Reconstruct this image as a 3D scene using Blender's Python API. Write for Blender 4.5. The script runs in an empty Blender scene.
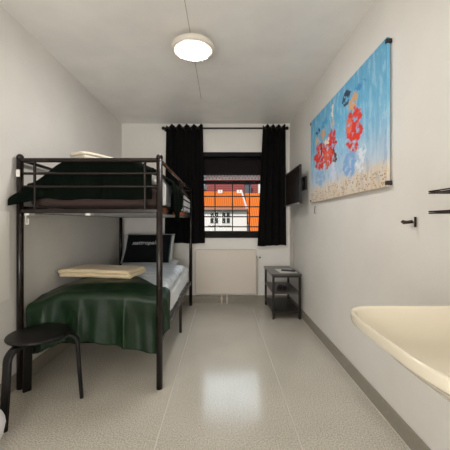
import bpy, bmesh, math, random
from mathutils import Vector, Matrix, noise

random.seed(4)
S = bpy.context.scene
C = S.collection
PI = math.pi

# ------------------------------------------------------------------ camera, world, sun, lights, exposure
cam_d = bpy.data.cameras.new('camera')
cam = bpy.data.objects.new('camera', cam_d); C.objects.link(cam)
cam.location = (0, 0, 1.127); cam.rotation_euler = (PI / 2, 0, 0)
cam_d.sensor_width = 36; cam_d.sensor_fit = 'HORIZONTAL'
cam_d.lens = 24.0
cam_d.shift_x = 0.00667; cam_d.shift_y = -0.00667
cam_d.clip_start = 0.05; cam_d.clip_end = 500
S.camera = cam

w = bpy.data.worlds.new('sky'); S.world = w; w.use_nodes = True
nt = w.node_tree
bg = nt.nodes['Background']
sky = nt.nodes.new('ShaderNodeTexSky'); sky.sky_type = 'NISHITA'
sky.sun_disc = False; sky.sun_elevation = math.radians(42); sky.sun_rotation = math.radians(200)
nt.links.new(sky.outputs[0], bg.inputs[0]); bg.inputs[1].default_value = 0.10

def light(name, kind, loc, target, energy, color, size=None, size_y=None, angle=None):
    d = bpy.data.lights.new(name, kind); o = bpy.data.objects.new(name, d); C.objects.link(o)
    o.location = loc
    o.rotation_euler = (Vector(target) - Vector(loc)).to_track_quat('-Z', 'Y').to_euler()
    d.energy = energy; d.color = color
    if kind == 'AREA':
        d.shape = 'RECTANGLE'; d.size = size; d.size_y = size_y or size
    if angle is not None: d.angle = angle
    return o

light('sun', 'SUN', (-6, -10, 14), (0, 10, 0), 3.2, (1.0, 0.95, 0.86), angle=math.radians(0.6))
light('fill_light', 'AREA', (-0.55, -2.0, 0.95), (-0.75, 0.7, 2.5), 70, (1.0, 0.99, 0.975), 1.3, 1.4)  # unseen fill added behind the camera, aimed up to brighten ceiling and walls
light('daylight', 'AREA', (0.5, 6.6, 3.35), (0.0, 3.0, 0.6), 150, (0.80, 0.93, 1.0), 3.6, 2.2)

S.view_settings.view_transform = 'Standard'; S.view_settings.look = 'None'
S.view_settings.gamma = 1.0; S.view_settings.use_curve_mapping = False
S.view_settings.exposure = 0.05

# ------------------------------------------------------------------ helpers
def lin(c):
    return tuple(((v / 255) / 12.92 if v / 255 <= 0.04045 else ((v / 255 + 0.055) / 1.055) ** 2.4) for v in c) + (1.0,)

def mat(name, rgb, rough=0.5, metal=0.0, var=0.0, vscale=8.0, bump=0.0, bscale=40.0, sheen=0.0, emit=None, spec=None):
    m = bpy.data.materials.new(name); m.use_nodes = True
    n = m.node_tree.nodes; l = m.node_tree.links; b = n['Principled BSDF']
    b.inputs['Base Color'].default_value = lin(rgb)
    b.inputs['Roughness'].default_value = rough; b.inputs['Metallic'].default_value = metal
    if spec is not None: b.inputs['Specular IOR Level'].default_value = spec
    if sheen: b.inputs['Sheen Weight'].default_value = sheen
    tc = n.new('ShaderNodeTexCoord')
    if var:
        t = n.new('ShaderNodeTexNoise'); t.inputs['Scale'].default_value = vscale; t.inputs['Detail'].default_value = 4
        r = n.new('ShaderNodeValToRGB')
        r.color_ramp.elements[0].position = 0.3; r.color_ramp.elements[1].position = 0.7
        r.color_ramp.elements[0].color = lin([max(0, v * (1 - var)) for v in rgb])
        r.color_ramp.elements[1].color = lin([min(255, v * (1 + var)) for v in rgb])
        l.new(tc.outputs['Object'], t.inputs['Vector']); l.new(t.outputs['Fac'], r.inputs['Fac'])
        l.new(r.outputs['Color'], b.inputs['Base Color'])
    if bump:
        t2 = n.new('ShaderNodeTexNoise'); t2.inputs['Scale'].default_value = bscale; t2.inputs['Detail'].default_value = 3
        bp = n.new('ShaderNodeBump'); bp.inputs['Strength'].default_value = bump; bp.inputs['Distance'].default_value = 0.01
        l.new(tc.outputs['Object'], t2.inputs['Vector']); l.new(t2.outputs['Fac'], bp.inputs['Height'])
        l.new(bp.outputs['Normal'], b.inputs['Normal'])
    if emit:
        b.inputs['Emission Color'].default_value = lin(emit[0]); b.inputs['Emission Strength'].default_value = emit[1]
    return m

def newbm(): return bmesh.new()

def obj(name, bm, m, parent=None, smooth=False, bevel=0.0, solid=0.0, subsurf=0):
    """link a bmesh (world coordinates) as ONE mesh object, optionally under parent"""
    if parent is not None:
        root = parent
        while root.parent is not None: root = root.parent
        bmesh.ops.translate(bm, vec=-Vector(root.location), verts=bm.verts)
    bmesh.ops.recalc_face_normals(bm, faces=bm.faces)
    me = bpy.data.meshes.new(name); bm.to_mesh(me); bm.free()
    if isinstance(m, (list, tuple)):
        for q in m: me.materials.append(q)
    else: me.materials.append(m)
    o = bpy.data.objects.new(name, me); C.objects.link(o)
    if parent is not None: o.parent = parent
    if smooth:
        for p in me.polygons: p.use_smooth = True
    if bevel:
        b = o.modifiers.new('bevel', 'BEVEL'); b.width = bevel; b.segments = 2; b.limit_method = 'ANGLE'; b.angle_limit = math.radians(50)
    if solid:
        s = o.modifiers.new('solid', 'SOLIDIFY'); s.thickness = solid; s.offset = 0
    if subsurf:
        s = o.modifiers.new('sub', 'SUBSURF'); s.levels = subsurf; s.render_levels = subsurf
    return o

def thing(name, loc, label, cat, group=None):
    o = bpy.data.objects.new(name, None); C.objects.link(o); o.location = loc; o.empty_display_size = 0.1
    return tag(o, label, cat, group)

def tag(o, label, cat, group=None, kind=None):
    o['label'] = label; o['category'] = cat
    if group: o['group'] = group
    if kind: o['kind'] = kind
    return o

def struct(o, label=None, cat=None):
    o['kind'] = 'structure'
    if label: o['label'] = label
    if cat: o['category'] = cat
    return o

def box(bm, lo, hi):
    x0, y0, z0 = lo; x1, y1, z1 = hi
    v = [bm.verts.new(p) for p in ((x0,y0,z0),(x1,y0,z0),(x1,y1,z0),(x0,y1,z0),(x0,y0,z1),(x1,y0,z1),(x1,y1,z1),(x0,y1,z1))]
    for f in ((0,3,2,1),(4,5,6,7),(0,1,5,4),(1,2,6,5),(2,3,7,6),(3,0,4,7)): bm.faces.new([v[i] for i in f])
    return v

def bx(lo, hi):
    bm = newbm(); box(bm, lo, hi); return bm

def tube(bm, pts, r, n=10, closed=False, flat=None):
    """swept tube; flat=(w,t,ref) sweeps a w by t rectangle whose wide side follows ref"""
    pts = [Vector(p) for p in pts]; rings = []; N = len(pts); prev = None
    for i, p in enumerate(pts):
        if closed: t = pts[(i + 1) % N] - pts[i - 1]
        else: t = pts[min(i + 1, N - 1)] - pts[max(i - 1, 0)]
        t.normalize()
        if flat:
            a = Vector(flat[2]).normalized(); b = t.cross(a).normalized()
            hw, ht = flat[0] / 2, flat[1] / 2
            ring = [p + a*sx*hw + b*sy*ht for sx, sy in ((1,.6),(.8,1),(-.8,1),(-1,.6),(-1,-.6),(-.8,-1),(.8,-1),(1,-.6))]
        else:
            if prev is None:
                a = t.orthogonal().normalized()
            else:
                a = (prev - t * prev.dot(t)).normalized()
            prev = a; b = t.cross(a)
            ring = [p + (a * math.cos(2*PI*k/n) + b * math.sin(2*PI*k/n)) * r for k in range(n)]
        rings.append([bm.verts.new(q) for q in ring])
    M = len(rings[0])
    for i in range(N if closed else N - 1):
        A, B = rings[i], rings[(i + 1) % N]
        for k in range(M): bm.faces.new((A[k], A[(k+1) % M], B[(k+1) % M], B[k]))
    if not closed:
        bm.faces.new(rings[0][::-1]); bm.faces.new(rings[-1])

def tb(pts, r, n=10, closed=False, flat=None):
    bm = newbm(); tube(bm, pts, r, n, closed, flat); return bm

def lathe(bm, profile, center, n=40):
    """profile: (radius, z) pairs around a vertical axis"""
    cx, cy, cz = center; rings = []
    for r, z in profile:
        if r < 1e-6: rings.append([bm.verts.new((cx, cy, cz + z))])
        else: rings.append([bm.verts.new((cx + r*math.cos(2*PI*k/n), cy + r*math.sin(2*PI*k/n), cz + z)) for k in range(n)])
    for A, B in zip(rings, rings[1:]):
        for k in range(n):
            k2 = (k + 1) % n
            if len(A) == 1 and len(B) > 1: bm.faces.new((A[0], B[k], B[k2]))
            elif len(B) == 1 and len(A) > 1: bm.faces.new((A[k], A[k2], B[0]))
            elif len(A) > 1: bm.faces.new((A[k], A[k2], B[k2], B[k]))

def grid(bm, nu, nv, f, closed_u=False):
    V = [[bm.verts.new(f(i / (nu - (0 if closed_u else 1)), j / (nv - 1))) for i in range(nu)] for j in range(nv)]
    for j in range(nv - 1):
        for i in range(nu if closed_u else nu - 1):
            bm.faces.new((V[j][i], V[j][(i+1) % nu], V[j+1][(i+1) % nu], V[j+1][i]))
    return V

def nz(x, y, z=0.0, s=1.0):
    return noise.noise(Vector((x * s, y * s, z * s)))

def sstep(a, b, x):
    t = max(0.0, min(1.0, (x - a) / (b - a))); return t * t * (3 - 2 * t)

def extrude_poly(bm, pts2, y0, y1):
    """polygon in x,z extruded along y"""
    A = [bm.verts.new((x, y0, z)) for x, z in pts2]; B = [bm.verts.new((x, y1, z)) for x, z in pts2]
    bm.faces.new(A); bm.faces.new(B[::-1]); n = len(A)
    for i in range(n): bm.faces.new((A[i], A[(i+1) % n], B[(i+1) % n], B[i]))

# ------------------------------------------------------------------ materials
M_wall = mat('wall_paint', (228, 224, 217), 0.55, var=0.015, vscale=2.5, bump=0.22, bscale=11)
M_ceil = mat('ceiling_paint', (244, 241, 236), 0.45, var=0.02, vscale=3, bump=0.08, bscale=9)
M_base = mat('baseboard_vinyl', (146, 139, 126), 0.45, var=0.03, vscale=30)
M_seam = mat('seam_weld', (206, 199, 186), 0.3)
M_joint = mat('ceiling_joint', (176, 166, 148), 0.6)
M_metal = mat('dark_brown_metal', (30, 22, 18), 0.25, 0.05, spec=0.35, var=0.06, vscale=20)
M_slat = mat('grey_slat', (150, 150, 148), 0.6)
M_matt = mat('mattress_cover', (66, 50, 46), 0.9, bump=0.2, bscale=200)
M_sheet = mat('white_sheet', (222, 223, 222), 0.85, bump=0.35, bscale=14, sheen=0.2)
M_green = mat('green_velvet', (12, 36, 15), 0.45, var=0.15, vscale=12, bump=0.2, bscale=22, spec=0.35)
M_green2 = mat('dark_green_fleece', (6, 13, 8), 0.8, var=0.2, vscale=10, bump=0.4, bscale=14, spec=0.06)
M_beige = mat('beige_fleece', (226, 206, 168), 0.95, bump=0.3, bscale=120, sheen=0.2)
M_cream = mat('cream_fleece', (226, 214, 192), 0.95, bump=0.3, bscale=120, sheen=0.2)
M_black = mat('black_fabric', (19, 22, 24), 0.9, spec=0.2, bump=0.2, bscale=100)
M_curt = mat('black_curtain', (13, 12, 12), 0.9, spec=0.15, bump=0.15, bscale=160)
M_text = mat('white_print', (225, 225, 222), 0.8)
M_teal = mat('teal_piping', (70, 100, 105), 0.8)
M_stool = mat('black_stained_wood', (15, 12, 11), 0.4, spec=0.3, var=0.15, vscale=30)
M_bag = mat('white_plastic', (228, 226, 226), 0.3, bump=0.5, bscale=16)
M_frame = mat('black_window_frame', (10, 8, 8), 0.6, spec=0.2)
M_blind = mat('dark_blind', (20, 14, 14), 0.8, spec=0.2, bump=0.1, bscale=90)
M_rod = mat('black_rod', (24, 20, 20), 0.35, 0.4)
M_eye = mat('eyelet_metal', (70, 66, 62), 0.3, 0.9)
M_rad = mat('radiator_white', (214, 204, 190), 0.4)
M_pipe = mat('pipe_white', (205, 195, 178), 0.4)
M_screen = mat('tv_screen', (46, 36, 32), 0.22)
M_tvb = mat('tv_body', (24, 21, 20), 0.4)
M_silver = mat('silver_trim', (190, 186, 180), 0.3, 0.6)
M_table = mat('dark_table_top', (72, 66, 62), 0.28, var=0.05, vscale=15)
M_shelf = mat('dark_table_shelf', (30, 24, 21), 0.35, var=0.08, vscale=15)
M_tleg = mat('dark_table_leg', (30, 25, 22), 0.4, 0.3)
M_paper = mat('paper', (228, 226, 220), 0.8)
M_remote = mat('remote_plastic', (22, 21, 21), 0.45)
M_btn = mat('remote_button', (110, 108, 106), 0.5)
M_basin = mat('cream_ceramic', (226, 217, 197), 0.12, spec=0.6)
M_chrome = mat('chrome', (190, 184, 176), 0.15, 1.0)
M_bronze = mat('dark_chrome', (66, 54, 46), 0.25, 0.9)
M_lamp = mat('lamp_rim', (226, 218, 204), 0.4)
M_diff = mat('lamp_diffuser', (240, 236, 230), 0.35, emit=((255, 253, 252), 108))
M_board = mat('white_board', (236, 232, 224), 0.4)
M_white = mat('white_plastic_clip', (225, 222, 214), 0.45)

# speckled linoleum with a satin shine
M_floor = bpy.data.materials.new('linoleum'); M_floor.use_nodes = True
_n = M_floor.node_tree.nodes; _l = M_floor.node_tree.links; _b = _n['Principled BSDF']
_tc = _n.new('ShaderNodeTexCoord')
_t1 = _n.new('ShaderNodeTexNoise'); _t1.inputs['Scale'].default_value = 140; _t1.inputs['Detail'].default_value = 3
_t2 = _n.new('ShaderNodeTexNoise'); _t2.inputs['Scale'].default_value = 3.0; _t2.inputs['Detail'].default_value = 4
_r1 = _n.new('ShaderNodeValToRGB')
_e = _r1.color_ramp.elements
_e[0].position = 0.34; _e[0].color = lin((164, 157, 143)); _e[1].position = 0.66; _e[1].color = lin((216, 210, 197))
_q = _e.new(0.5); _q.color = lin((192, 185, 172))
_mx = _n.new('ShaderNodeMixRGB'); _mx.blend_type = 'MULTIPLY'; _mx.inputs[0].default_value = 0.25
_r2 = _n.new('ShaderNodeValToRGB'); _r2.color_ramp.elements[0].color = (0.7, 0.69, 0.66, 1); _r2.color_ramp.elements[0].position = 0.35; _r2.color_ramp.elements[1].position = 0.65
for a, b in ((_tc.outputs['Object'], _t1.inputs['Vector']), (_tc.outputs['Object'], _t2.inputs['Vector']), (_t1.outputs['Fac'], _r1.inputs['Fac']),
             (_t2.outputs['Fac'], _r2.inputs['Fac']), (_r1.outputs['Color'], _mx.inputs[1]), (_r2.outputs['Color'], _mx.inputs[2]), (_mx.outputs['Color'], _b.inputs['Base Color'])):
    _l.new(a, b)
_b.inputs['Roughness'].default_value = 0.16; _b.inputs['Specular IOR Level'].default_value = 0.3
_bp = _n.new('ShaderNodeBump'); _bp.inputs['Strength'].default_value = 0.06; _bp.inputs['Distance'].default_value = 0.02
_t3 = _n.new('ShaderNodeTexNoise'); _t3.inputs['Scale'].default_value = 5
_l.new(_tc.outputs['Object'], _t3.inputs['Vector']); _l.new(_t3.outputs['Fac'], _bp.inputs['Height']); _l.new(_bp.outputs['Normal'], _b.inputs['Normal'])

def stripes(name, ca, cb, scale, direction='X', rough=0.8, lo=0.45, hi=0.55, dist=0.0, bump=0.0):
    m = mat(name, ca, rough); n = m.node_tree.nodes; l = m.node_tree.links; b = n['Principled BSDF']
    tc = n.new('ShaderNodeTexCoord'); wv = n.new('ShaderNodeTexWave'); wv.bands_direction = direction
    wv.inputs['Scale'].default_value = scale; wv.inputs['Distortion'].default_value = dist
    r = n.new('ShaderNodeValToRGB'); r.color_ramp.elements[0].position = lo; r.color_ramp.elements[1].position = hi
    r.color_ramp.elements[0].color = lin(ca); r.color_ramp.elements[1].color = lin(cb)
    l.new(tc.outputs['Object'], wv.inputs['Vector']); l.new(wv.outputs['Fac'], r.inputs['Fac']); l.new(r.outputs['Color'], b.inputs['Base Color'])
    if bump:
        bp = n.new('ShaderNodeBump'); bp.inputs['Strength'].default_value = bump; bp.inputs['Distance'].default_value = 0.03
        l.new(wv.outputs['Fac'], bp.inputs['Height']); l.new(bp.outputs['Normal'], b.inputs['Normal'])
    return m

M_duvet = stripes('pale_blue_striped_cotton', (206, 218, 228), (228, 230, 232), 5.0, 'Y', 0.85, 0.3, 0.6, dist=2.0, bump=0.15)
M_tile_o = stripes('orange_roof_tile', (206, 98, 22), (228, 124, 40), 1.4, 'X', 0.8, 0.2, 0.8, bump=0.3)
M_tile_r = stripes('red_roof_tile', (120, 52, 50), (150, 72, 66), 0.9, 'Z', 0.85, 0.2, 0.8)
M_render = mat('white_house_render', (225, 224, 220), 0.9)
M_hglass = mat('house_window_glass', (34, 38, 40), 0.3)
M_hwhite = mat('house_white_wood', (232, 232, 228), 0.6)
M_gutter = mat('gutter_grey', (120, 118, 114), 0.5)
M_chim = mat('chimney_grey', (88, 92, 100), 0.8)
M_ground = mat('ground_gravel', (120, 116, 108), 0.95, var=0.1, vscale=2)
M_grille = mat('grille_steel', (46, 38, 34), 0.5, 0.4)
M_shut = mat('shutter_aluminium', (190, 202, 204), 0.4)

# ------------------------------------------------------------------ the room
XL, XR, YF, YB, H = -1.40, 0.945, -2.3, 4.19, 2.50
WX0, WX1, WZ0, WZ1 = -0.31, 0.59, 0.905, 2.10       # window opening
T = 0.22
struct(obj('floor', bx((XL - T, YF - T, -0.2), (XR + T, YB + T, 0)), M_floor), 'glossy speckled beige linoleum floor', 'floor')
struct(obj('ceiling', bx((XL - T, YF - T, H), (XR + T, YB + T, H + 0.2)), M_ceil), 'off white painted ceiling', 'ceiling')
struct(obj('wall_left', bx((XL - T, YF - T, 0), (XL, YB + T, H)), M_wall), 'cream painted left wall', 'wall')
struct(obj('wall_right', bx((XR, YF - T, 0), (XR + T, YB + T, H)), M_wall), 'cream painted right wall', 'wall')
struct(obj('wall_front', bx((XL, YF - T, 0), (XR, YF, H)), M_wall), 'cream painted wall behind the camera', 'wall')
bm = newbm()
box(bm, (XL, YB, 0), (WX0, YB + T, H)); box(bm, (WX1, YB, 0), (XR, YB + T, H))
box(bm, (WX0, YB, 0), (WX1, YB + T, WZ0)); box(bm, (WX0, YB, WZ1), (WX1, YB + T, H))
struct(obj('wall_back', bm, M_wall), 'cream painted end wall with the window', 'wall')

def skirting(name, lo, hi):
    struct(obj(name, bx(lo, hi), M_base, bevel=0.004), None)
skirting('baseboard_left', (XL, YF, 0), (XL + 0.012, YB, 0.105))
skirting('baseboard_right', (XR - 0.012, YF, 0), (XR, YB, 0.10))
skirting('baseboard_back', (XL + 0.012, YB - 0.012, 0), (XR - 0.012, YB, 0.105))
struct(obj('trim_1', bx((-0.338, YF, 0), (-0.333, 3.9, 0.0012)), M_seam))
struct(obj('trim_2', bx((0.398, YF, 0), (0.4015, 3.9, 0.001)), M_seam))
struct(obj('trim_3', bx((-0.233, YF, H - 0.002), (-0.229, 3.35, H)), M_joint))
struct(obj('trim_4', bx((XR - 0.0175, YF, 0), (XR - 0.012, YB - 0.012, 0.004)), M_seam))

# window: black frame with a mullion-free pane
win = bpy.data.objects.new('window_1', None); C.objects.link(win); win.location = ((WX0 + WX1) / 2, YB, WZ0)
struct(win, 'black framed window looking onto orange roofs', 'window')
bm = newbm()
fy0, fy1 = YB - 0.015, YB + 0.10
box(bm, (WX0, fy0, WZ0), (WX0 + 0.045, fy1, WZ1)); box(bm, (WX1 - 0.045, fy0, WZ0), (WX1, fy1, WZ1))
box(bm, (WX0 + 0.045, fy0, WZ0), (WX1 - 0.045, fy1, WZ0 + 0.095)); box(bm, (WX0 + 0.045, fy0, WZ1 - 0.06), (WX1 - 0.045, fy1, WZ1))
obj('frame', bm, M_frame, win, bevel=0.004)
M_glass = bpy.data.materials.new('window_glass'); M_glass.use_nodes = True
_n = M_glass.node_tree.nodes; _l = M_glass.node_tree.links
_n.remove(_n['Principled BSDF'])
_tr = _n.new('ShaderNodeBsdfTransparent'); _gl = _n.new('ShaderNodeBsdfGlossy'); _gl.inputs['Roughness'].default_value = 0.02
_ms = _n.new('ShaderNodeMixShader'); _ms.inputs[0].default_value = 0.0015
_l.new(_tr.outputs[0], _ms.inputs[1]); _l.new(_gl.outputs[0], _ms.inputs[2]); _l.new(_ms.outputs[0], _n['Material Output'].inputs['Surface'])
obj('pane', bx((WX0 + 0.045, YB + 0.05, WZ0 + 0.095), (WX1 - 0.045, YB + 0.056, WZ1 - 0.06)), M_glass, win)

# ------------------------------------------------------------------ window dressings
bl = thing('roller_blind', (0.14, YB + 0.02, 2.04), 'dark brown roller blind pulled down over top third of window', 'blind')
obj('blind_fabric', bx((WX0 + 0.05, YB + 0.018, 1.80), (WX1 - 0.05, YB + 0.022, 2.02)), M_blind, bl)
obj('bottom_bar', bx((WX0 + 0.05, YB + 0.010, 1.785), (WX1 - 0.05, YB + 0.028, 1.81)), M_frame, bl, bevel=0.003)
obj('roller', tb([(WX0 + 0.05, YB + 0.03, 2.015), (WX1 - 0.05, YB + 0.03, 2.015)], 0.022, 12), M_frame, bl, smooth=True)

# perforated shutter slats half lowered outside
sh = thing('roller_shutter', (0.14, YB + 0.13, 1.68), 'partly lowered outside shutter with rows of perforated slats', 'shutter')
for k, z in enumerate((1.775, 1.74)):
    bm = newbm(); x = WX0 + 0.02; step = 0.047
    box(bm, (WX0, YB + 0.125, z - 0.004), (WX1, YB + 0.135, z + 0.004))
    while x < WX1 - 0.02:
        xx = x + (step / 2 if k else 0)
        box(bm, (xx, YB + 0.125, z + 0.004), (xx + 0.034, YB + 0.135, z + 0.031)); x += step
    obj('slat', bm, M_shut, sh)
bm = newbm(); box(bm, (WX0, YB + 0.12, 1.672), (WX1, YB + 0.14, 1.725)); obj('bottom_rail', bm, M_frame, sh, bevel=0.003)
bm = newbm(); box(bm, (WX0, YB + 0.12, 1.80), (WX1, YB + 0.14, 2.10)); obj('upper_slats', bm, M_frame, sh)

gr = thing('window_grille', (0.14, YB + 0.19, WZ0), 'dark steel security bars in a grid outside the window', 'grille')
gy = YB + 0.18
for pz in (196.4, 206.8, 216.7, 226.8):
    z = 1.127 - (pz - 222) * gy / 300
    obj('horizontal_bar', bx((WX0, gy - 0.006, z - 0.0085), (WX1, gy + 0.006, z + 0.0085)), M_grille, gr)
for px in (215, 232.5, 249.5):
    x = (px - 222) * gy / 300
    obj('vertical_bar', tb([(x, gy + 0.008, WZ0), (x, gy + 0.008, 1.70)], 0.0075, 8), M_grille, gr)

# curtain rod
rod = thing('curtain_rod', (0.06, 4.135, 2.42), 'thin black curtain rod with ball ends above the window', 'curtain rod')
obj('rod', tb([(-0.80, 4.135, 2.42), (0.885, 4.135, 2.42)], 0.011, 12), M_rod, rod, smooth=True)
for x in (-0.81, 0.895):
    bm = newbm(); bmesh.ops.create_uvsphere(bm, u_segments=14, v_segments=10, radius=0.024, matrix=Matrix.Translation((x, 4.135, 2.42)))
    obj('finial', bm, M_rod, rod, smooth=True)
for x in (-0.79, 0.875):
    bm = newbm(); box(bm, (x - 0.006, 4.135, 2.412), (x + 0.006, YB, 2.428)); box(bm, (x - 0.012, YB - 0.006, 2.39), (x + 0.012, YB, 2.45))
    obj('bracket', bm, M_rod, rod)

def curtain(label, xt0, xt1, xb0, xb1, zb, folds, seed):
    root = thing('curtain', ((xt0 + xt1) / 2, 4.135, zb), label, 'curtain', 'blackout curtains on the rod')
    zt = 2.458
    def f(u, v):
        e = (1 - v) ** 1.5
        x = (xt0 + (xt1 - xt0) * u) * (1 - v) + (xb0 + (xb1 - xb0) * u) * v
        ph = 2 * PI * folds * u
        y = 4.138 + 0.026 * math.sin(ph + 0.25 * nz(u * 5, v * 2, seed)) + 0.010 * nz(u * 6, v * 3, seed + 3)
        x += 0.010 * math.sin(2 * ph) * (0.5 + v * 0.5)
        z = zt + (zb - zt) * v
        if v < 0.06: z += 0.016 * math.cos(ph * 1.0 + 1.2) * (1 - v / 0.06)
        if v > 0.97: z += 0.012 * nz(u * 3, 1, seed)
        return (x, min(y, 4.172), z)
    bm = newbm(); grid(bm, folds * 18, 46, f)
    obj('cloth', bm, M_curt, root, smooth=True, solid=0.004)
    for k in range(folds):
        u = (k + 0.5) / folds; x = xt0 + (xt1 - xt0) * u
        c = Vector((x, 4.135, 2.42))
        pts = [c + Vector((0.004 * math.cos(a) , 0.026 * math.cos(a), 0.026 * math.sin(a))) for a in [2 * PI * i / 16 for i in range(16)]]
        obj('eyelet', tb(pts, 0.004, 6, closed=True), M_eye, root, smooth=True)
curtain('long black curtain left of the window behind the bunk bed', -0.77, -0.265, -0.79, -0.235, 0.835, 5, 1.3)
curtain('black curtain right of the window above the small table', 0.565, 0.875, 0.49, 0.885, 0.80, 4, 7.7)

# ------------------------------------------------------------------ radiator
rd = thing('radiator', (0.04, 4.14, 0.12), 'flat white panel radiator under the window', 'radiator')
obj('panel', bx((-0.37, 4.138, 0.13), (0.475, 4.168, 0.742)), M_rad, rd, bevel=0.008)
bm = newbm(); box(bm, (-0.36, 4.135, 0.735), (0.465, 4.17, 0.748)); obj('top_grille', bm, M_rad, rd, bevel=0.003)
for x in (-0.005, 0.07):
    bm = newbm(); tube(bm, [(x, 4.14, 0.0), (x, 4.14, 0.135)], 0.011, 10)
    tube(bm, [(x, 4.14, 0.055), (x, 4.14, 0.085)], 0.018, 10)
    obj('pipe', bm, M_pipe, rd, smooth=False)
bm = newbm(); tube(bm, [(0.475, 4.14, 0.64), (0.50, 4.14, 0.64)], 0.012, 10)
obj('valve_stem', bm, M_chrome, rd)
bm = newbm(); tube(bm, [(0.497, 4.125, 0.64), (0.505, 4.11, 0.64), (0.512, 4.075, 0.64), (0.512, 4.07, 0.64)], 0.024, 14)
v = obj('thermostat_knob', bm, M_white, rd, smooth=False)
obj('dial', tb([(0.514, 4.0705, 0.645), (0.514, 4.066, 0.645)], 0.013, 10), M_remote, v)
obj('pipe', tb([(0.49, 4.15, 0.62), (0.49, 4.15, 0.11)], 0.007, 8), M_pipe, rd)
obj('low_pipe', tb([(-0.36, 4.16, 0.065), (0.48, 4.16, 0.065)], 0.007, 8), M_base, rd)

# ------------------------------------------------------------------ bunk bed
BX0, BX1, BY0, BY1 = -1.366, -0.423, 2.03, 4.05
bed = thing('bunk_bed', ((BX0 + BX1) / 2, (BY0 + BY1) / 2, 0), 'dark brown metal tube bunk bed along the left wall', 'bunk bed')
def rail(name, a, b, r, m=M_metal, parent=None):
    return obj(name, tb([a, b], r, 12), m, parent or bed, smooth=False, bevel=0.0)
posts = []
for x in (BX0, BX1):
    for y in (BY0, BY1):
        bm = newbm(); tube(bm, [(x, y, 0.0), (x, y, 1.565)], 0.0215, 16)
        for f in bm.faces: f.smooth = len(f.verts) == 4
        p = obj('post', bm, M_metal, bed); posts.append(p)
        bm = newbm(); lathe(bm, [(0.0, 0.022), (0.014, 0.018), (0.0225, 0.006), (0.0235, 0.0), (0.0235, -0.012), (0.0, -0.012)], (x, y, 1.565), 16)
        obj('end_cap', bm, M_metal, p, smooth=True)
obj('sticker', bx((BX0 - 0.013, BY0 - 0.0228, 1.43), (BX0 + 0.013, BY0 - 0.0205, 1.478)), M_white, posts[0])['label'] = 'white sticker'
# near and far end frames of the upper bunk
for y in (BY0, BY1):
    rail('end_top_rail', (BX0, y, 1.545), (BX1, y, 1.545), 0.0155)
    for z in (1.455, 1.366): rail('end_cross_rail', (BX0, y, z), (BX1, y, z), 0.009)
    obj('end_bottom_rail', bx((BX0, y - 0.014, 1.186), (BX1, y + 0.014, 1.215)), M_metal, bed, bevel=0.004)
    for x in (-1.267, -0.521): rail('end_upright', (x, y, 1.20), (x, y, 1.545), 0.0095)
    yy = y + 0.062 if y < 3 else y - 0.046
    obj('lower_end_rail', bx((BX0, yy - 0.011, 0.285), (BX1, yy + 0.011, 0.32)), M_metal, bed, bevel=0.004)
# side beams
for x in (BX0, BX1):
    obj('upper_side_beam', bx((x - 0.012, BY0, 1.185), (x + 0.012, BY1, 1.235)), M_metal, bed, bevel=0.004)
    obj('lower_side_beam', bx((x - 0.012, BY0, 0.30), (x + 0.012, BY1, 0.342)), M_metal, bed, bevel=0.004)
    rail('guard_rail', (x, BY0, 1.548), (x, BY1, 1.548), 0.0125)
    if x == BX1: rail('guard_rail', (x, BY0, 1.455), (x, BY1, 1.455), 0.010)
    for z in (1.375, 1.30) if x == BX1 else (1.42,): rail('guard_rail', (x, 3.02, z), (x, BY1, z), 0.009)
    for y in (3.02, 3.22): rail('guard_upright', (x, y, 1.22), (x, y, 1.548), 0.011)
    rail('middle_leg', (x, 3.06, 0.0), (x, 3.06, 0.305), 0.014)
# slatted bases
for z in (1.188, 0.318):
    for k in range(13):
        y = 2.14 + k * 0.152
        obj('slat', bx((BX0 + 0.012, y - 0.028, z), (BX1 - 0.012, y + 0.028, z + 0.012)), M_slat, bed)
for x in (-1.316, -0.905):
    bm = newbm(); box(bm, (x - 0.016, BY0 - 0.006, 1.172), (x + 0.016, BY0 + 0.055, 1.187)); obj('plastic_clip', bm, M_white, bed)['label'] = 'white plastic clip'
bm = newbm(); box(bm, (-1.334, BY0 + 0.005, 1.115), (-1.328, BY0 + 0.02, 1.187)); box(bm, (-1.334, BY0 + 0.005, 1.11), (-1.312, BY0 + 0.02, 1.117)); box(bm, (-1.318, BY0 + 0.005, 1.117), (-1.312, BY0 + 0.02, 1.15))
obj('plastic_hook', bm, M_white, bed)['label'] = 'white plastic hook'

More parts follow.
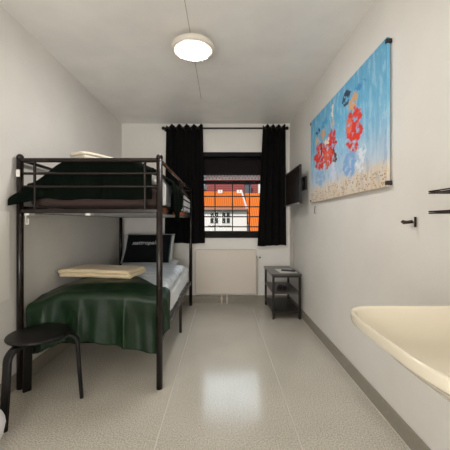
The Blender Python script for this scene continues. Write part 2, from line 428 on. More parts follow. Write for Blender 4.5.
def puffy(name, x0, x1, y0, y1, z0, z1, m, nx=36, ny=60, r=0.06, amp=0.012, s=5.0, seed=0.0, crown=0.0, thick_e=4):
    """a soft slab: rounded edges, gently uneven top"""
    cx, cy, cz = (x0+x1)/2, (y0+y1)/2, (z0+z1)/2; hx, hy, hz = (x1-x0)/2, (y1-y0)/2, (z1-z0)/2
    bm = newbm(); bmesh.ops.create_cube(bm, size=2.0)
    bmesh.ops.subdivide_edges(bm, edges=bm.edges[:], cuts=28, use_grid_fill=True)
    for v in bm.verts:
        p = Vector((v.co.x * hx, v.co.y * hy, v.co.z * hz))
        rr = min(r, hz * 0.98)
        q = Vector((max(-hx+rr, min(hx-rr, p.x)), max(-hy+rr, min(hy-rr, p.y)), max(-hz+rr, min(hz-rr, p.z))))
        d = p - q
        if d.length > 1e-6: p = q + d.normalized() * rr
        n_ = noise.noise(Vector((p.x * s + seed, p.y * s, p.z * s))) + 0.5 * noise.noise(Vector((p.x * s * 2.3, p.y * s * 2.3 + seed, p.z * s * 2)))
        g = amp * n_
        top = sstep(-0.2, 0.8, v.co.z)
        p.z += g * top + crown * top * (1 - v.co.x ** 2) * (1 - v.co.y ** 2)
        p.x += g * abs(v.co.x) ** 4 * 0.6 * (1 if v.co.x > 0 else -1)
        v.co = Vector((cx, cy, cz)) + p
    return obj(name, bm, m, smooth=True)

tag(puffy('mattress', -1.345, -0.437, 2.10, 4.02, 0.342, 0.535, M_sheet, amp=0.022, r=0.05, s=8, seed=2), 'white sheeted mattress on the lower bunk', 'mattress', 'bunk mattresses')
tag(puffy('mattress', -1.345, -0.452, 2.088, 4.02, 1.236, 1.365, M_matt, amp=0.004, r=0.035, seed=5), 'brown covered mattress on the upper bunk', 'mattress', 'bunk mattresses')

tag(puffy('duvet', -1.13, -0.438, 2.13, 3.62, 0.537, 0.632, M_duvet, amp=0.028, r=0.05, s=6, seed=9, crown=0.012), 'pale blue and white striped duvet on the lower bunk', 'duvet', 'duvets on the bunks')
def drape(name, xl, xr, yb, yf, zt, fdrop, rdrop, m, R=0.04, amp=0.018, freq=34.0, post=None, nu=120, nv=90, solid=0.010, seed=0.0, ldrop=0.0):
    bm = newbm()
    a0, a1 = xl - ldrop, xr + rdrop
    def f(u, v):
        a = a0 + (a1 - a0) * u
        b0 = yb(a) if callable(yb) else yb
        fd = fdrop(a); b1 = yf - fd
        b = b0 + (b1 - b0) * v
        ox = max(0, a - xr); oy = max(0, yf - b); lx = max(0, xl - a)
        if lx > 0: ox = -lx
        bxp = max(xl, min(a, xr)); byp = max(b, yf)
        s = math.hypot(ox, oy); z = zt(bxp, byp)
        if s < 1e-6:
            return (bxp, byp, z + 0.006 * nz(bxp * 9, byp * 9, seed))
        dx, dy = ox / s, -oy / s
        if s < R * PI / 2:
            g = s / R; out = R * math.sin(g); dz = -R * (1 - math.cos(g))
        else:
            out = R; dz = -(R + s - R * PI / 2)
        th = math.atan2(abs(ox), oy)
        t = bxp + th * 0.10 * (1 if ox >= 0 else -1) - byp
        k = sstep(0.02, 0.25, s)
        ph = t * freq + 5 * nz(t * 4, seed) + s * 2.5 * nz(t * 3, 9, seed)
        fold = 0.75 * (1 - 2 * abs(math.sin(ph / 2)) ** 0.8) + 0.5 * nz(t * 14, s * 3, seed)
        out += amp * k * fold
        p = Vector((bxp + dx * out, byp + dy * out, z + dz + 0.004 * nz(t * 8, s * 8, seed)))
        if post: p = post(p, a, b, s)
        return p
    grid(bm, nu, nv, f)
    return obj(name, bm, m, smooth=True, solid=solid)

def low_drop(a): return 0.365 + 0.05 * sstep(-0.95, -0.5, a) + 0.025 * nz(a * 6, 2.0)
def low_top(x, y): return 0.668 + 0.010 * nz(x * 3, y * 3, 4) - 0.085 * sstep(-1.08, -1.36, x) - 0.03 * sstep(2.25, 2.07, y) - 0.03 * sstep(-0.66, -0.45, x)
def low_back(a): return 2.62 - 0.40 * sstep(-0.86, -0.42, a)
tag(drape('blanket', -1.338, -0.430, low_back, 2.090, low_top, low_drop, 0.25, M_green, R=0.045, amp=0.034, freq=25, seed=3.1, nu=200), 'green velvet blanket hanging over the foot of the lower bunk', 'blanket', 'green blankets')

tag(drape('duvet', -1.335, -0.472, 3.95, 2.20, lambda x, y: 1.425 + 0.025 * nz(x * 4, y * 4, 2), lambda a: 0.0, 0.19, M_sheet, R=0.035, amp=0.008, freq=20, seed=8.2, solid=0.035), 'white duvet on the upper bunk under the dark blanket', 'duvet', 'duvets on the bunks')

def up_top(x, y): return 1.548 + 0.05 * sstep(2.12, 2.45, y) * sstep(-1.3, -1.05, x) * sstep(-0.5, -0.75, x) + 0.012 * nz(x * 4, y * 4, 8) - 0.15 * sstep(-1.05, -1.34, x) - 0.05 * sstep(-0.62, -0.47, x)
def up_drop(a): return up_top(min(a, -0.48), 2.085) - 1.262 + 0.02 * sstep(-1.22, -1.33, a) + 0.012 * nz(a * 7, 5.0)
def up_post(p, a, b, s):
    # the left front corner has been pulled out past the post, the right side hangs through the guard rail
    w_ = sstep(-1.22, -1.33, a) * sstep(0.03, 0.12, s)
    p = Vector(p); p.y -= 0.10 * w_; p.x -= 0.055 * w_ * sstep(0.0, 0.12, s); p.z -= 0.02 * w_
    return p
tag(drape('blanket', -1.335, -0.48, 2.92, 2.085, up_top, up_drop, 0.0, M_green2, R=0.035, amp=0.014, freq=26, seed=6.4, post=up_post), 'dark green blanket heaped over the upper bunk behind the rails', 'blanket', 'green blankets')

# the end of the upper blanket that hangs out between the guard rails
def hang(u, v):
    y = 2.25 + 0.50 * u
    drop = v * (0.30 - 0.06 * math.sin(u * PI * 3))
    x = -0.50 + 0.125 * sstep(0.0, 0.25, v) + 0.02 * math.sin(u * 16 + v) * sstep(0.2, 0.6, v)
    z = 1.52 - 0.03 * sstep(0, .2, v) - drop
    return (x, y, z)
bm = newbm(); grid(bm, 40, 24, hang)
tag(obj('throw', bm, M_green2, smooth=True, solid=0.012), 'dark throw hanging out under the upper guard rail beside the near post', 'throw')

def folded(name, center, rot, L, W, layers, th, m, label, cat, group, tilt=0.0):
    """a blanket folded zigzag: one continuous sheet, rounded folds on the long sides"""
    path = []
    hw = W / 2
    for k in range(layers):
        z = th * (k + 0.5); sgn = 1 if k % 2 == 0 else -1
        for i in range(9): path.append((-sgn * (hw - th) + sgn * 2 * (hw - th) * i / 8, z))
        if k < layers - 1:
            for i in range(1, 6):
                a = -PI / 2 + PI * i / 6
                path.append((sgn * (hw - th + 0.5 * th * math.cos(a)), z + 0.5 * th + 0.5 * th * math.sin(a)))
    bm = newbm(); n = len(path)
    def f(u, v):
        x, z = path[min(n - 1, int(round(v * (n - 1))))]
        lx = (u - 0.5) * L
        e = 0.010 * nz(u * 5, x * 6, z * 20)
        dip = -0.012 * sstep(0.4, 0.5, abs(u - 0.5)) * (z / (th * layers))
        return (lx + 0.01 * math.sin(z * 90), x + e, z + 0.006 * nz(lx * 7, x * 7, 2) + dip)
    grid(bm, 40, n, f)
    bmesh.ops.transform(bm, matrix=Matrix.Translation(center) @ Matrix.Rotation(rot, 4, 'Z') @ Matrix.Rotation(tilt, 4, 'Y'), verts=bm.verts)
    o = obj(name, bm, m, smooth=True, solid=th * 0.9)
    return tag(o, label, cat, group)
folded('folded_blanket', (-1.03, 2.60, 0.672), math.radians(-9), 0.62, 0.36, 2, 0.032, M_beige, 'beige folded fleece blanket on the green blanket of the lower bunk', 'blanket', 'folded fleece blankets')
folded('folded_blanket', (-0.905, 2.61, 1.604), math.radians(65), 0.82, 0.17, 2, 0.028, M_cream, 'cream folded blanket on top of the upper bunk', 'blanket', 'folded fleece blankets')

# pillows
def pillow_bm(Wd, Hd, Td, loc, rx, rz, flange=0.0, ry=0.0):
    bm = newbm(); N = 26
    def face(sign):
        def f(u, v):
            x = (u - 0.5) * 2; y = (v - 0.5) * 2
            t = max(0.0, (1 - abs(x) ** 2.6)) ** 0.55 * max(0.0, (1 - abs(y) ** 2.6)) ** 0.55
            pin = 1 - 0.05 * (1 - abs(x * y)) * (abs(x) ** 4 + abs(y) ** 4) / 2
            return (x * Wd / 2 * pin, y * Hd / 2 * pin, sign * Td / 2 * t * (1 + 0.12 * nz(x * 2, y * 2, sign + Wd)))
        return f
    grid(bm, N, N, face(1)); grid(bm, N, N, face(-1))
    bmesh.ops.remove_doubles(bm, verts=bm.verts, dist=0.0008)
    bmesh.ops.transform(bm, matrix=Matrix.Translation(loc) @ Matrix.Rotation(rz, 4, 'Z') @ Matrix.Rotation(rx, 4, 'X') @ Matrix.Rotation(ry, 4, 'Z'), verts=bm.verts)
    return bm
tag(obj('pillow', pillow_bm(0.68, 0.42, 0.13, (-0.90, 3.81, 0.605), math.radians(3), 0.0), M_sheet, smooth=True), 'white pillow lying flat at the head of the lower bunk', 'pillow', 'white pillows')
tag(obj('pillow', pillow_bm(0.66, 0.42, 0.15, (-0.955, 3.885, 0.785), math.radians(62), math.radians(-3)), M_sheet, smooth=True), 'white pillow leaning behind the black cushion', 'pillow', 'white pillows')
cu = thing('cushion', (-0.92, 3.72, 0.63), 'black cushion with white lettering leaning on white pillows', 'cushion')
obj('cover', pillow_bm(0.56, 0.40, 0.10, (-0.925, 3.74, 0.80), math.radians(55), math.radians(0)), M_black, cu, smooth=True)
# printed lettering on the front of the cushion
fc = bpy.data.curves.new('lettering', 'FONT'); fc.body = 'nattropall.'; fc.size = 0.078; fc.extrude = 0.001; fc.align_x = 'CENTER'; fc.align_y = 'CENTER'; fc.shear = 0.25
fo = bpy.data.objects.new('lettering', fc); C.objects.link(fo)
bpy.context.view_layer.update()
fme = bpy.data.meshes.new_from_object(fo.evaluated_get(bpy.context.evaluated_depsgraph_get()))
bpy.data.objects.remove(fo)
bm = newbm(); bm.from_mesh(fme)
bmesh.ops.subdivide_edges(bm, edges=bm.edges[:], cuts=1)
for v in bm.verts:
    x, y = v.co.x - 0.03, v.co.y + 0.05
    nx_, ny_ = x / 0.28, y / 0.20
    t = max(0, 1 - abs(nx_) ** 2.6) ** 0.55 * max(0, 1 - abs(ny_) ** 2.6) ** 0.55
    v.co = (x, y, 0.05 * t * (1 + 0.12 * nz(nx_ * 2, ny_ * 2, 1 + 0.56)) + 0.0015 + v.co.z)
bmesh.ops.transform(bm, matrix=Matrix.Translation((-0.925, 3.74, 0.80)) @ Matrix.Rotation(math.radians(55), 4, 'X'), verts=bm.verts)
obj('lettering', bm, M_text, cu)['label'] = 'white lettering'
bm = newbm()
pts = [Vector((0.276, -0.19 + 0.38 * i / 12, 0.0)) for i in range(13)]
mtx = Matrix.Translation((-0.925, 3.74, 0.80)) @ Matrix.Rotation(math.radians(55), 4, 'X')
tube(bm, [mtx @ p for p in pts], 0.007, 8); obj('piping', bm, M_teal, cu)['label'] = 'teal edge'

# ------------------------------------------------------------------ stool
SC = Vector((-1.122, 1.845, 0))
st = thing('stool', SC, 'black round wooden stool with bent legs at the foot of the bunk', 'stool')
bm = newbm(); lathe(bm, [(0.0, 0.427), (0.160, 0.427), (0.174, 0.431), (0.178, 0.439), (0.174, 0.447), (0.164, 0.450), (0.0, 0.450)], (SC.x, SC.y, 0), 48)
obj('seat', bm, M_stool, st, smooth=True)
for ang in (math.radians(256), math.radians(22), math.radians(139)):
    d = Vector((math.cos(ang), math.sin(ang), 0)); sd = Vector((-d.y, d.x, 0))
    pts = [SC + d * 0.03 + Vector((0, 0, 0.415))]
    pts.append(SC + d * 0.12 + Vector((0, 0, 0.415)))
    for i in range(0, 9):
        a = PI / 2 * i / 8
        pts.append(SC + d * (0.150 + 0.062 * math.sin(a)) + Vector((0, 0, 0.415 - 0.062 * (1 - math.cos(a)))))
    pts.append(SC + d * 0.222 + Vector((0, 0, 0.18))); pts.append(SC + d * 0.236 + Vector((0, 0, 0.0)))
    obj('leg', tb(pts, 0, flat=(0.050, 0.022, sd)), M_stool, st, smooth=False, bevel=0.002)

# white plastic bag beside the stool
bm = newbm(); bmesh.ops.create_uvsphere(bm, u_segments=32, v_segments=24, radius=1.0)
for v in bm.verts:
    d = v.co.copy(); k = 1 + 0.05 * noise.noise(d * 2.2) + 0.02 * noise.noise(d * 6)
    v.co = Vector((-1.172, 1.44, 0.118)) + Vector((d.x * 0.108 * k, d.y * 0.108 * k, max(-0.117, d.z * 0.112 * k)))
bag = tag(obj('plastic_bag', bm, M_bag, smooth=True), 'rounded white plastic bag on the floor before the stool, cut off by frame', 'bag')

# white board on the left wall
tag(obj('wall_board', bx((XL, 1.25, 0.62), (XL + 0.012, 1.962, 1.196)), M_board, bevel=0.002), 'flat white board on the left wall near the bunk post', 'board')

# ------------------------------------------------------------------ ceiling light
LC = (-0.218, 2.26, 0)
cl = thing('ceiling_light', (LC[0], LC[1], H), 'round white ceiling lamp with a wide rim', 'ceiling light')
bm = newbm(); lathe(bm, [(0.0, H), (0.075, H), (0.075, H - 0.055), (0.0, H - 0.055)], LC, 40); lathe(bm, [(0.0, H - 0.055), (0.135, H - 0.055), (0.135, H - 0.062), (0.0, H - 0.062)], LC, 48); obj('base', bm, M_lamp, cl, smooth=False)  # wide lower disc added to stop diffuser light leaking onto the ceiling
bm = newbm(); lathe(bm, [(0.120, H - 0.040), (0.150, H - 0.042), (0.160, H - 0.052), (0.162, H - 0.078), (0.155, H - 0.086), (0.122, H - 0.090), (0.118, H - 0.080), (0.112, H - 0.080), (0.112, H - 0.040)], LC, 56)
obj('rim', bm, M_lamp, cl, smooth=True)
bm = newbm(); lathe(bm, [(0.1175, H - 0.078), (0.117, H - 0.089), (0.105, H - 0.099), (0.08, H - 0.105), (0.04, H - 0.108), (0.0, H - 0.109)], LC, 48)
obj('diffuser', bm, M_diff, cl, smooth=True)

# ------------------------------------------------------------------ television on a wall arm
tv = thing('television', (0.83, 3.57, 1.53), 'flat black television on a bracket high on the right wall', 'television')
obj('body', bx((0.838, 3.20, 1.325), (0.852, 3.94, 1.745)), M_tvb, tv, bevel=0.006)
bm = newbm()
for lo, hi in (((3.20, 1.325), (3.94, 1.345)), ((3.20, 1.735), (3.94, 1.745)), ((3.20, 1.345), (3.212, 1.735)), ((3.928, 1.345), (3.94, 1.735))):
    box(bm, (0.830, lo[0], lo[1]), (0.842, hi[0], hi[1]))
obj('bezel', bm, M_tvb, tv)
obj('screen', bx((0.833, 3.212, 1.345), (0.840, 3.928, 1.735)), M_screen, tv)
obj('trim_strip', bx((0.826, 3.24, 1.322), (0.834, 3.90, 1.340)), M_silver, tv)['label'] = 'silver strip along the bottom'
bm = newbm(); box(bm, (0.925, 3.34, 1.49), (0.945, 3.56, 1.64))
br = obj('wall_bracket', bm, M_tvb, tv, bevel=0.004)
bm = newbm(); box(bm, (0.852, 3.42, 1.53), (0.93, 3.48, 1.60)); box(bm, (0.852, 3.36, 1.50), (0.885, 3.54, 1.63)); obj('arm', bm, M_tvb, br)
obj('power_cable', tb([(0.86, 3.80, 1.33), (0.865, 3.82, 1.15), (0.90, 3.86, 0.98), (0.935, 3.90, 0.80), (0.938, 3.92, 0.56)], 0.004, 6), M_pipe, tv, smooth=True)

# ------------------------------------------------------------------ canvas on the right wall: an abstract stand-in in the same colours
def canvas_material():
    m = bpy.data.materials.new('abstract_painting'); m.use_nodes = True
    n = m.node_tree.nodes; l = m.node_tree.links; b = n['Principled BSDF']; b.inputs['Roughness'].default_value = 0.5
    tc = n.new('ShaderNodeTexCoord'); sp = n.new('ShaderNodeSeparateXYZ')
    nzz = n.new('ShaderNodeTexNoise'); nzz.inputs['Scale'].default_value = 12; nzz.inputs['Detail'].default_value = 6; nzz.inputs['Roughness'].default_value = 0.65
    l.new(tc.outputs['Generated'], nzz.inputs['Vector'])
    sub = n.new('ShaderNodeVectorMath'); sub.operation = 'SUBTRACT'; sub.inputs[1].default_value = (0.5, 0.5, 0.5); l.new(nzz.outputs['Color'], sub.inputs[0])
    sc = n.new('ShaderNodeVectorMath'); sc.operation = 'SCALE'; sc.inputs['Scale'].default_value = 0.17; l.new(sub.outputs[0], sc.inputs[0])
    ad = n.new('ShaderNodeVectorMath'); ad.operation = 'ADD'; l.new(tc.outputs['Generated'], ad.inputs[0]); l.new(sc.outputs[0], ad.inputs[1])
    l.new(ad.outputs[0], sp.inputs[0])
    def math_(op, a, bb=None, c=None):
        x = n.new('ShaderNodeMath'); x.operation = op
        for i, q in enumerate((a, bb, c)):
            if q is None: continue
            if isinstance(q, (int, float)): x.inputs[i].default_value = q
            else: l.new(q, x.inputs[i])
        return x.outputs[0]
    Y, Z = sp.outputs['Y'], sp.outputs['Z']
    U = math_('SUBTRACT', 1.0, Y)          # 0 at the far end, 1 at the near end
    ramp = n.new('ShaderNodeValToRGB'); e = ramp.color_ramp.elements
    e[0].position = 0.0; e[0].color = lin((216, 198, 172)); e[1].position = 1.0; e[1].color = lin((96, 170, 208))
    for p, c in ((0.13, (222, 206, 186)), (0.22, (190, 206, 222)), (0.45, (140, 192, 222)), (0.7, (104, 178, 214))):
        q = e.new(p); q.color = lin(c)
    l.new(Z, ramp.inputs['Fac']); col = ramp.outputs['Color']
    def mix(col, fac, rgb):
        x = n.new('ShaderNodeMixRGB'); l.new(fac, x.inputs[0]); l.new(col, x.inputs[1]); x.inputs[2].default_value = lin(rgb); return x.outputs[0]
    # brushy streaks
    st_ = n.new('ShaderNodeTexNoise'); st_.inputs['Scale'].default_value = 7; st_.inputs['Detail'].default_value = 5
    mp = n.new('ShaderNodeMapping'); mp.inputs['Scale'].default_value = (1, 5, 1); l.new(tc.outputs['Generated'], mp.inputs[0]); l.new(mp.outputs[0], st_.inputs['Vector'])
    col = mix(col, math_('MULTIPLY', math_('GREATER_THAN', st_.outputs['Fac'], 0.56), 0.25), (212, 230, 240))
    col = mix(col, math_('MULTIPLY', math_('LESS_THAN', st_.outputs['Fac'], 0.42), 0.25), (60, 140, 190))
    dab = n.new('ShaderNodeTexNoise'); dab.inputs['Scale'].default_value = 22; dab.inputs['Detail'].default_value = 3; l.new(tc.outputs['Generated'], dab.inputs['Vector'])
    broken = n.new('ShaderNodeMapRange'); broken.inputs[1].default_value = 0.36; broken.inputs[2].default_value = 0.50; l.new(dab.outputs['Fac'], broken.inputs[0])
    # pebbly strip at the bottom
    vo = n.new('ShaderNodeTexVoronoi'); vo.inputs['Scale'].default_value = 46
    l.new(tc.outputs['Generated'], vo.inputs['Vector'])
    peb = math_('MULTIPLY', math_('LESS_THAN', vo.outputs['Distance'], 0.32), math_('LESS_THAN', Z, 0.14))
    col = mix(col, math_('MULTIPLY', peb, 0.8), (168, 128, 92))
    def blob(col, u, z, ru, rz, rgb, soft=0.25, k=1.0):
        du = math_('DIVIDE', math_('SUBTRACT', U, u), ru); dz = math_('DIVIDE', math_('SUBTRACT', Z, z), rz)
        d = math_('ADD', math_('MULTIPLY', du, du), math_('MULTIPLY', dz, dz))
        f = math_('MULTIPLY', math_('SMOOTHSTEP' if False else 'MULTIPLY_ADD', d, -1.0 / soft, 1.0 / soft), 1.0)
        cl_ = n.new('ShaderNodeClamp'); l.new(f, cl_.inputs[0])
        return mix(col, math_('MULTIPLY', math_('MULTIPLY', cl_.outputs[0], broken.outputs[0]), k), rgb)
    for args in ((.20,.50,.13,.16,(226,62,40)), (.40,.52,.085,.19,(214,52,42)), (.34,.45,.06,.13,(232,96,62)), (.70,.53,.095,.20,(226,54,40)), (.66,.60,.04,.08,(240,110,76)),
                 (.15,.70,.045,.06,(218,176,128)), (.27,.72,.05,.06,(206,160,116)), (.43,.74,.04,.07,(220,180,140)), (.69,.76,.055,.06,(216,166,120)),
                 (.16,.80,.06,.035,(34,62,104)), (.29,.82,.06,.04,(70,150,196)), (.43,.86,.02,.08,(228,222,206)), (.62,.86,.045,.075,(30,52,84)), (.77,.85,.06,.045,(60,140,196)),
                 (.24,.56,.018,.10,(70,40,40)), (.46,.40,.02,.08,(96,60,44)), (.33,.62,.05,.03,(236,214,190)),
                 (.20,.26,.10,.10,(150,184,220)), (.66,.26,.08,.12,(132,172,218)), (.78,.27,.04,.12,(226,232,240)), (.44,.26,.04,.10,(206,216,232))):
        col = blob(col, *args)
    l.new(col, b.inputs['Base Color'])
    bp = n.new('ShaderNodeBump'); bp.inputs['Strength'].default_value = 0.25; bp.inputs['Distance'].default_value = 0.01
    l.new(st_.outputs['Fac'], bp.inputs['Height']); l.new(bp.outputs['Normal'], b.inputs['Normal'])
    return m
pt = thing('painting', (0.93, 2.385, 1.325), 'large pale blue abstract canvas with red dabs on the right wall', 'painting')
obj('canvas', bx((0.918, 1.67, 1.325), (0.936, 3.10, 2.158)), canvas_material(), pt, bevel=0.002)
for y, z in ((1.672, 2.135), (1.672, 1.345), (3.098, 2.135), (3.098, 1.345)):
    bm = newbm(); s_ = -1 if y < 2 else 1
    box(bm, (0.912, y - 0.010, z - 0.012), (XR, y + 0.010, z + 0.012)); obj('mounting_clip', bm, M_tvb, pt, bevel=0.003)['label'] = 'small black clip'

# small wire clip below the painting
bm = newbm(); tube(bm, [(XR, 3.02, 1.285), (XR - 0.012, 3.02, 1.285), (XR - 0.014, 3.02, 1.215), (XR, 3.02, 1.213)], 0.0035, 6)
tag(obj('wall_clip', bm, M_bronze), 'tiny wire clip on the right wall below far end of the painting', 'clip')

# ------------------------------------------------------------------ small table
tx0, tx1, ty0, ty1 = 0.583, 0.915, 3.465, 4.10
tt = thing('side_table', ((tx0 + tx1) / 2, (ty0 + ty1) / 2, 0), 'small dark three tier table in the corner under the television', 'table')
obj('table_top', bx((tx0 - 0.012, ty0 - 0.012, 0.505), (tx1 + 0.004, ty1 + 0.012, 0.525)), M_table, tt, bevel=0.003)
obj('apron', bx((tx0 + 0.01, ty0 - 0.002, 0.485), (tx1 - 0.01, ty0 + 0.012, 0.505)), M_tleg, tt)
obj('shelf', bx((tx0 + 0.004, ty0 + 0.004, 0.292), (tx1 - 0.004, ty1 - 0.004, 0.308)), M_table, tt, bevel=0.002)
obj('shelf', bx((tx0 + 0.004, ty0 + 0.004, 0.075), (tx1 - 0.004, ty1 - 0.004, 0.092)), M_shelf, tt, bevel=0.002)
for x in (tx0, tx1 - 0.026):
    for y in (ty0, ty1 - 0.026):
        obj('leg', bx((x, y, 0.0), (x + 0.026, y + 0.026, 0.505)), M_tleg, tt, bevel=0.003)
bm = newbm(); box(bm, (-0.105, -0.15, 0), (0.105, 0.15, 0.002)); bmesh.ops.transform(bm, matrix=Matrix.Translation((0.785, 3.70, 0.525)) @ Matrix.Rotation(0.05, 4, 'Z'), verts=bm.verts)
tag(obj('paper_sheet', bm, M_paper), 'white sheet of paper on the small table under the remote', 'paper')
rm = thing('remote_control', (0.80, 3.66, 0.527), 'black remote control on the paper on the small table', 'remote')
bm = newbm(); box(bm, (-0.024, -0.085, 0), (0.024, 0.085, 0.018)); bmesh.ops.transform(bm, matrix=Matrix.Translation((0.81, 3.66, 0.527)) @ Matrix.Rotation(math.radians(62), 4, 'Z'), verts=bm.verts)
obj('body', bm, M_remote, rm, bevel=0.004)
for i in range(4):
    bm = newbm(); box(bm, (-0.014, -0.06 + i * 0.032, 0.018), (0.014, -0.045 + i * 0.032, 0.0205)); bmesh.ops.transform(bm, matrix=Matrix.Translation((0.81, 3.66, 0.527)) @ Matrix.Rotation(math.radians(62), 4, 'Z'), verts=bm.verts)
    obj('button', bm, M_btn, rm)
pts = []
for i in range(70):
    a = i * 0.32; r_ = 0.045 + 0.012 * math.sin(i * 0.7)
    pts.append((0.72 + r_ * math.cos(a), 3.60 + r_ * math.sin(a), 0.314 + 0.045 * i / 70 + 0.006 * math.sin(i)))
tag(obj('cable_coil', tb(pts, 0.006, 6), M_remote, smooth=True), 'coiled black cable on the middle shelf of the small table', 'cable')

# ------------------------------------------------------------------ washbasin
wb = thing('washbasin', (0.68, 0.66, 0.70), 'cream ceramic washbasin with pale rim on the right wall', 'washbasin')
bxc, byc = 0.658, 0.715
def outline(k, hx, hy, xoff=0.0, e=0.25):
    """rounded rectangle, slightly bowed at the front; e = 1 would be an ellipse"""
    a = 2 * PI * k
    c, s = math.cos(a), math.sin(a)
    x = math.copysign(abs(c) ** e, c); y = math.copysign(abs(s) ** e, s)
    if x < 0: x *= 1 - 0.095 * abs(y) ** 2
    return bxc + xoff + hx * x, byc + hy * y
Nn = 120
prof = [  # (scale x, scale y, z, xoff, squareness)
    (0.10, 0.10, 0.700, 0.03, 0.9), (0.42, 0.40, 0.702, 0.04, 0.7), (0.62, 0.62, 0.722, 0.03, 0.5), (0.76, 0.78, 0.765, 0.02, 0.38), (0.88, 0.89, 0.803, 0.006, 0.30), (0.945, 0.95, 0.820, 0.0, 0.26), (0.982, 0.982, 0.827, 0.0, 0.24),
    (0.996, 0.996, 0.830, 0.0, 0.24), (1.0, 1.0, 0.836, 0.0, 0.24), (1.0, 1.0, 0.850, 0.0, 0.24), (0.997, 0.997, 0.8545, 0.0, 0.24), (0.990, 0.990, 0.8565, 0.0, 0.24), (0.972, 0.974, 0.8565, 0.0, 0.255), (0.963, 0.966, 0.854, 0.0, 0.26), (0.953, 0.957, 0.848, 0.0, 0.265), (0.915, 0.922, 0.820, 0.002, 0.29),
    (0.78, 0.78, 0.775, 0.006, 0.42), (0.60, 0.58, 0.735, 0.012, 0.6), (0.35, 0.32, 0.722, 0.015, 0.8), (0.10, 0.09, 0.718, 0.015, 0.9)]
bm = newbm(); rings = []
for sx, sy, z, xo, e_ in prof:
    rings.append([bm.verts.new((*outline((k + 0.5) / Nn, 0.286 * sx, 0.258 * sy, xo, e_), z)) for k in range(Nn)])
for A, B in zip(rings, rings[1:]):
    for k in range(Nn): bm.faces.new((A[k], A[(k+1) % Nn], B[(k+1) % Nn], B[k]))
bm.faces.new(rings[0]); bm.faces.new(rings[-1])
obj('basin', bm, M_basin, wb, smooth=True)
bm = newbm(); lathe(bm, [(0.0, 0.724), (0.018, 0.7235), (0.022, 0.7215), (0.024, 0.718)], (bxc + 0.015, byc, 0), 24); obj('drain', bm, M_chrome, wb, smooth=True)
bm = newbm(); tube(bm, [(bxc + 0.02, byc, 0.70), (bxc + 0.02, byc, 0.52), (bxc + 0.06, byc, 0.47), (bxc + 0.12, byc, 0.50), (0.945, byc, 0.50)], 0.018, 12); obj('waste_pipe', bm, M_chrome, wb, smooth=True)

# ------------------------------------------------------------------ hook and wire rack on the right wall
hk = thing('wall_hook', (XR, 1.475, 1.127), 'small chrome double hook on the right wall above the washbasin', 'hook')
obj('plate', bx((XR - 0.006, 1.455, 1.103), (XR, 1.495, 1.152)), M_white, hk, bevel=0.006)
bm = newbm()
tube(bm, [(XR - 0.006, 1.475, 1.127), (XR - 0.030, 1.475, 1.124), (XR - 0.05, 1.477, 1.122), (XR - 0.060, 1.48, 1.130)], 0.006, 8)
tube(bm, [(XR - 0.006, 1.478, 1.132), (XR - 0.022, 1.50, 1.128), (XR - 0.036, 1.515, 1.132)], 0.0055, 8)
obj('prong', bm, M_bronze, hk, smooth=True)
obj('plate_edge', bx((XR - 0.012, 1.450, 1.103), (XR - 0.004, 1.457, 1.152)), M_bronze, hk)
rk = thing('wire_rack', (XR - 0.06, 1.0, 1.16), 'two tier wire shower rack on the right wall above the washbasin', 'rack')
for z in (1.242, 1.162):
    for zz in (z, z + 0.007):
        loop = [(0.828, 1.20, zz), (XR - 0.004, 1.20, zz), (XR - 0.004, 0.80, zz), (0.828, 0.80, zz)]
        bm = newbm()
        tube(bm, [loop[0], loop[1]], 0.0028, 8); tube(bm, [loop[1], loop[2]], 0.0028, 8); tube(bm, [loop[2], loop[3]], 0.0028, 8); tube(bm, [loop[3], loop[0]], 0.0028, 8)
        obj('rim_wire', bm, M_bronze, rk)
    bm = newbm()
    for i in range(5):
        x = 0.85 + i * 0.02; tube(bm, [(x, 0.80, z), (x, 1.20, z)], 0.0018, 6)
    obj('shelf_wires', bm, M_bronze, rk)
for y in (0.86,):
    obj('upright', tb([(XR - 0.004, y, 1.12), (XR - 0.004, y, 1.34)], 0.004, 8), M_bronze, rk)

# ------------------------------------------------------------------ outside: houses beyond the window
def W(px, py, d): return ((px - 222) * d / 300, d, 1.127 - (py - 222) * d / 300)
def plane_slab(bm, A, B, Cc, D, th=0.15):
    A, B, Cc, D = [Vector(p) for p in (A, B, Cc, D)]
    n_ = (B - A).cross(D - A).normalized() * th
    if n_.z > 0: n_ = -n_
    v = [bm.verts.new(p) for p in (A, B, Cc, D, A + n_, B + n_, Cc + n_, D + n_)]
    for f in ((0,1,2,3),(4,7,6,5),(0,4,5,1),(1,5,6,2),(2,6,7,3),(3,7,4,0)): bm.faces.new([v[i] for i in f])

h1 = thing('house', (-2.0, 32, -4), 'white house with orange tiled roof seen through the window', 'house', 'houses across the yard')
obj('wall', bx((-9, 30, -4), (2.48, 38, 2.35)), M_render, h1)
bm = newbm(); plane_slab(bm, (-9.2, 29.6, 2.42), (2.50, 29.6, 2.42), (2.26, 34.0, 4.60), (-9.2, 34.0, 4.60)); plane_slab(bm, (-9.2, 34.0, 4.60), (2.26, 34.0, 4.60), (2.50, 38.4, 2.42), (-9.2, 38.4, 2.42)); obj('roof', bm, M_tile_o, h1)
obj('gutter', tb([(-9.2, 29.5, 2.36), (2.50, 29.5, 2.36)], 0.10, 8), M_gutter, h1)
obj('eave_board', bx((-9, 29.75, 2.20), (2.48, 30.0, 2.34)), M_gutter, h1)  # plain grey board just below the gutter
obj('verge_board', tb([(2.42, 29.5, 2.50), (2.20, 34.0, 4.70)], 0.10, 8), M_hwhite, h1)['label'] = 'white roof edge'
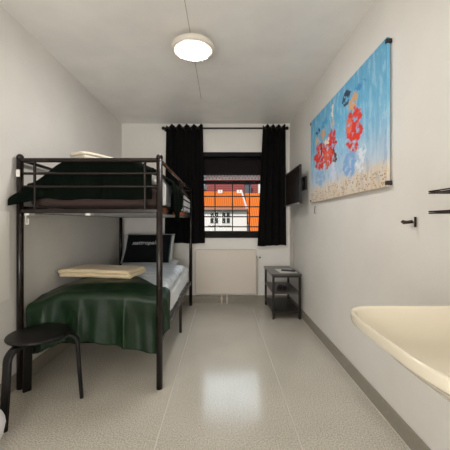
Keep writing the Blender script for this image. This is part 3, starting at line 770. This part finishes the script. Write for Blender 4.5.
for x0 in (-1.20, -0.02):
    wn = obj('window', bx((x0, 29.93, 0.97), (x0 + 0.84, 30.05, 2.16)), M_hwhite, h1)
    for i in range(2):
        for j in range(2):
            obj('pane', bx((x0 + 0.04 + 0.43 * i, 29.90, 1.02 + 0.56 * j), (x0 + 0.37 + 0.43 * i, 29.94, 1.52 + 0.56 * j)), M_hglass, wn)
obj('sill_line', bx((-1.4, 29.9, 0.72), (0.9, 30.0, 0.78)), M_gutter, h1)
for x in (-0.20, 1.90):
    dm = obj('roof_vent', bx((x - 0.25, 33.2, 4.30), (x + 0.25, 33.8, 4.68)), M_hwhite, h1, bevel=0.02)
    obj('vent_slot', bx((x - 0.03, 33.15, 4.42), (x + 0.03, 33.21, 4.66)), M_gutter, dm)

h2 = thing('house', (5.5, 30, -4), 'house with steep orange tiled roof right of the white house', 'house', 'houses across the yard')
obj('wall', bx((2.75, 26.8, -4), (9, 36, -0.4)), M_render, h2)
bm = newbm(); plane_slab(bm, (2.56, 26.2, -0.75), (9.2, 26.2, -0.75), (9.2, 33.5, 4.35), (2.56, 33.5, 4.35)); plane_slab(bm, (2.66, 33.5, 4.35), (9.2, 33.5, 4.35), (9.2, 38, 1.0), (2.66, 38, 1.0)); obj('roof', bm, M_tile_o, h2)
obj('gutter', tb([(2.6, 26.0, -0.80), (9.2, 26.0, -0.80)], 0.12, 8), M_hwhite, h2)
h3 = thing('house', (0, 46, -4), 'long red roofed building behind the orange roofs', 'house', 'houses across the yard')
obj('wall', bx((-7, 44, -4), (14, 54, 5.0)), M_chim, h3)
bm = newbm(); plane_slab(bm, (-2.6, 43.5, 4.9), (14.2, 43.5, 4.9), (14.2, 49, 10.2), (-2.6, 49, 10.2)); obj('roof', bm, M_tile_r, h3)
ch = obj('chimney', bx((3.3, 43.2, 5.2), (4.2, 44.2, 6.55)), M_chim, h3); obj('chimney_cap', bx((3.2, 43.1, 6.55), (4.3, 44.3, 6.7)), M_gutter, ch)
obj('chimney', bx((5.25, 43.2, 5.2), (5.5, 44.0, 6.7)), M_hwhite, h3)
h4 = thing('garden_shed', (-5, 40, -4), 'grey green outbuilding left of the red roof', 'shed')
obj('wall', bx((-8, 40, -4), (-2.2, 43, 5.6)), mat('shed_wood', (108, 112, 96), 0.9, var=0.1), h4)
bm = newbm(); plane_slab(bm, (-8.2, 39.7, 5.55), (-2.0, 39.7, 5.55), (-2.0, 43.2, 6.4), (-8.2, 43.2, 6.4)); obj('roof', bm, M_gutter, h4)
struct(obj('ground', bx((-60, 4.6, -4.2), (60, 90, -4)), M_ground), 'gravel yard outside', 'ground')
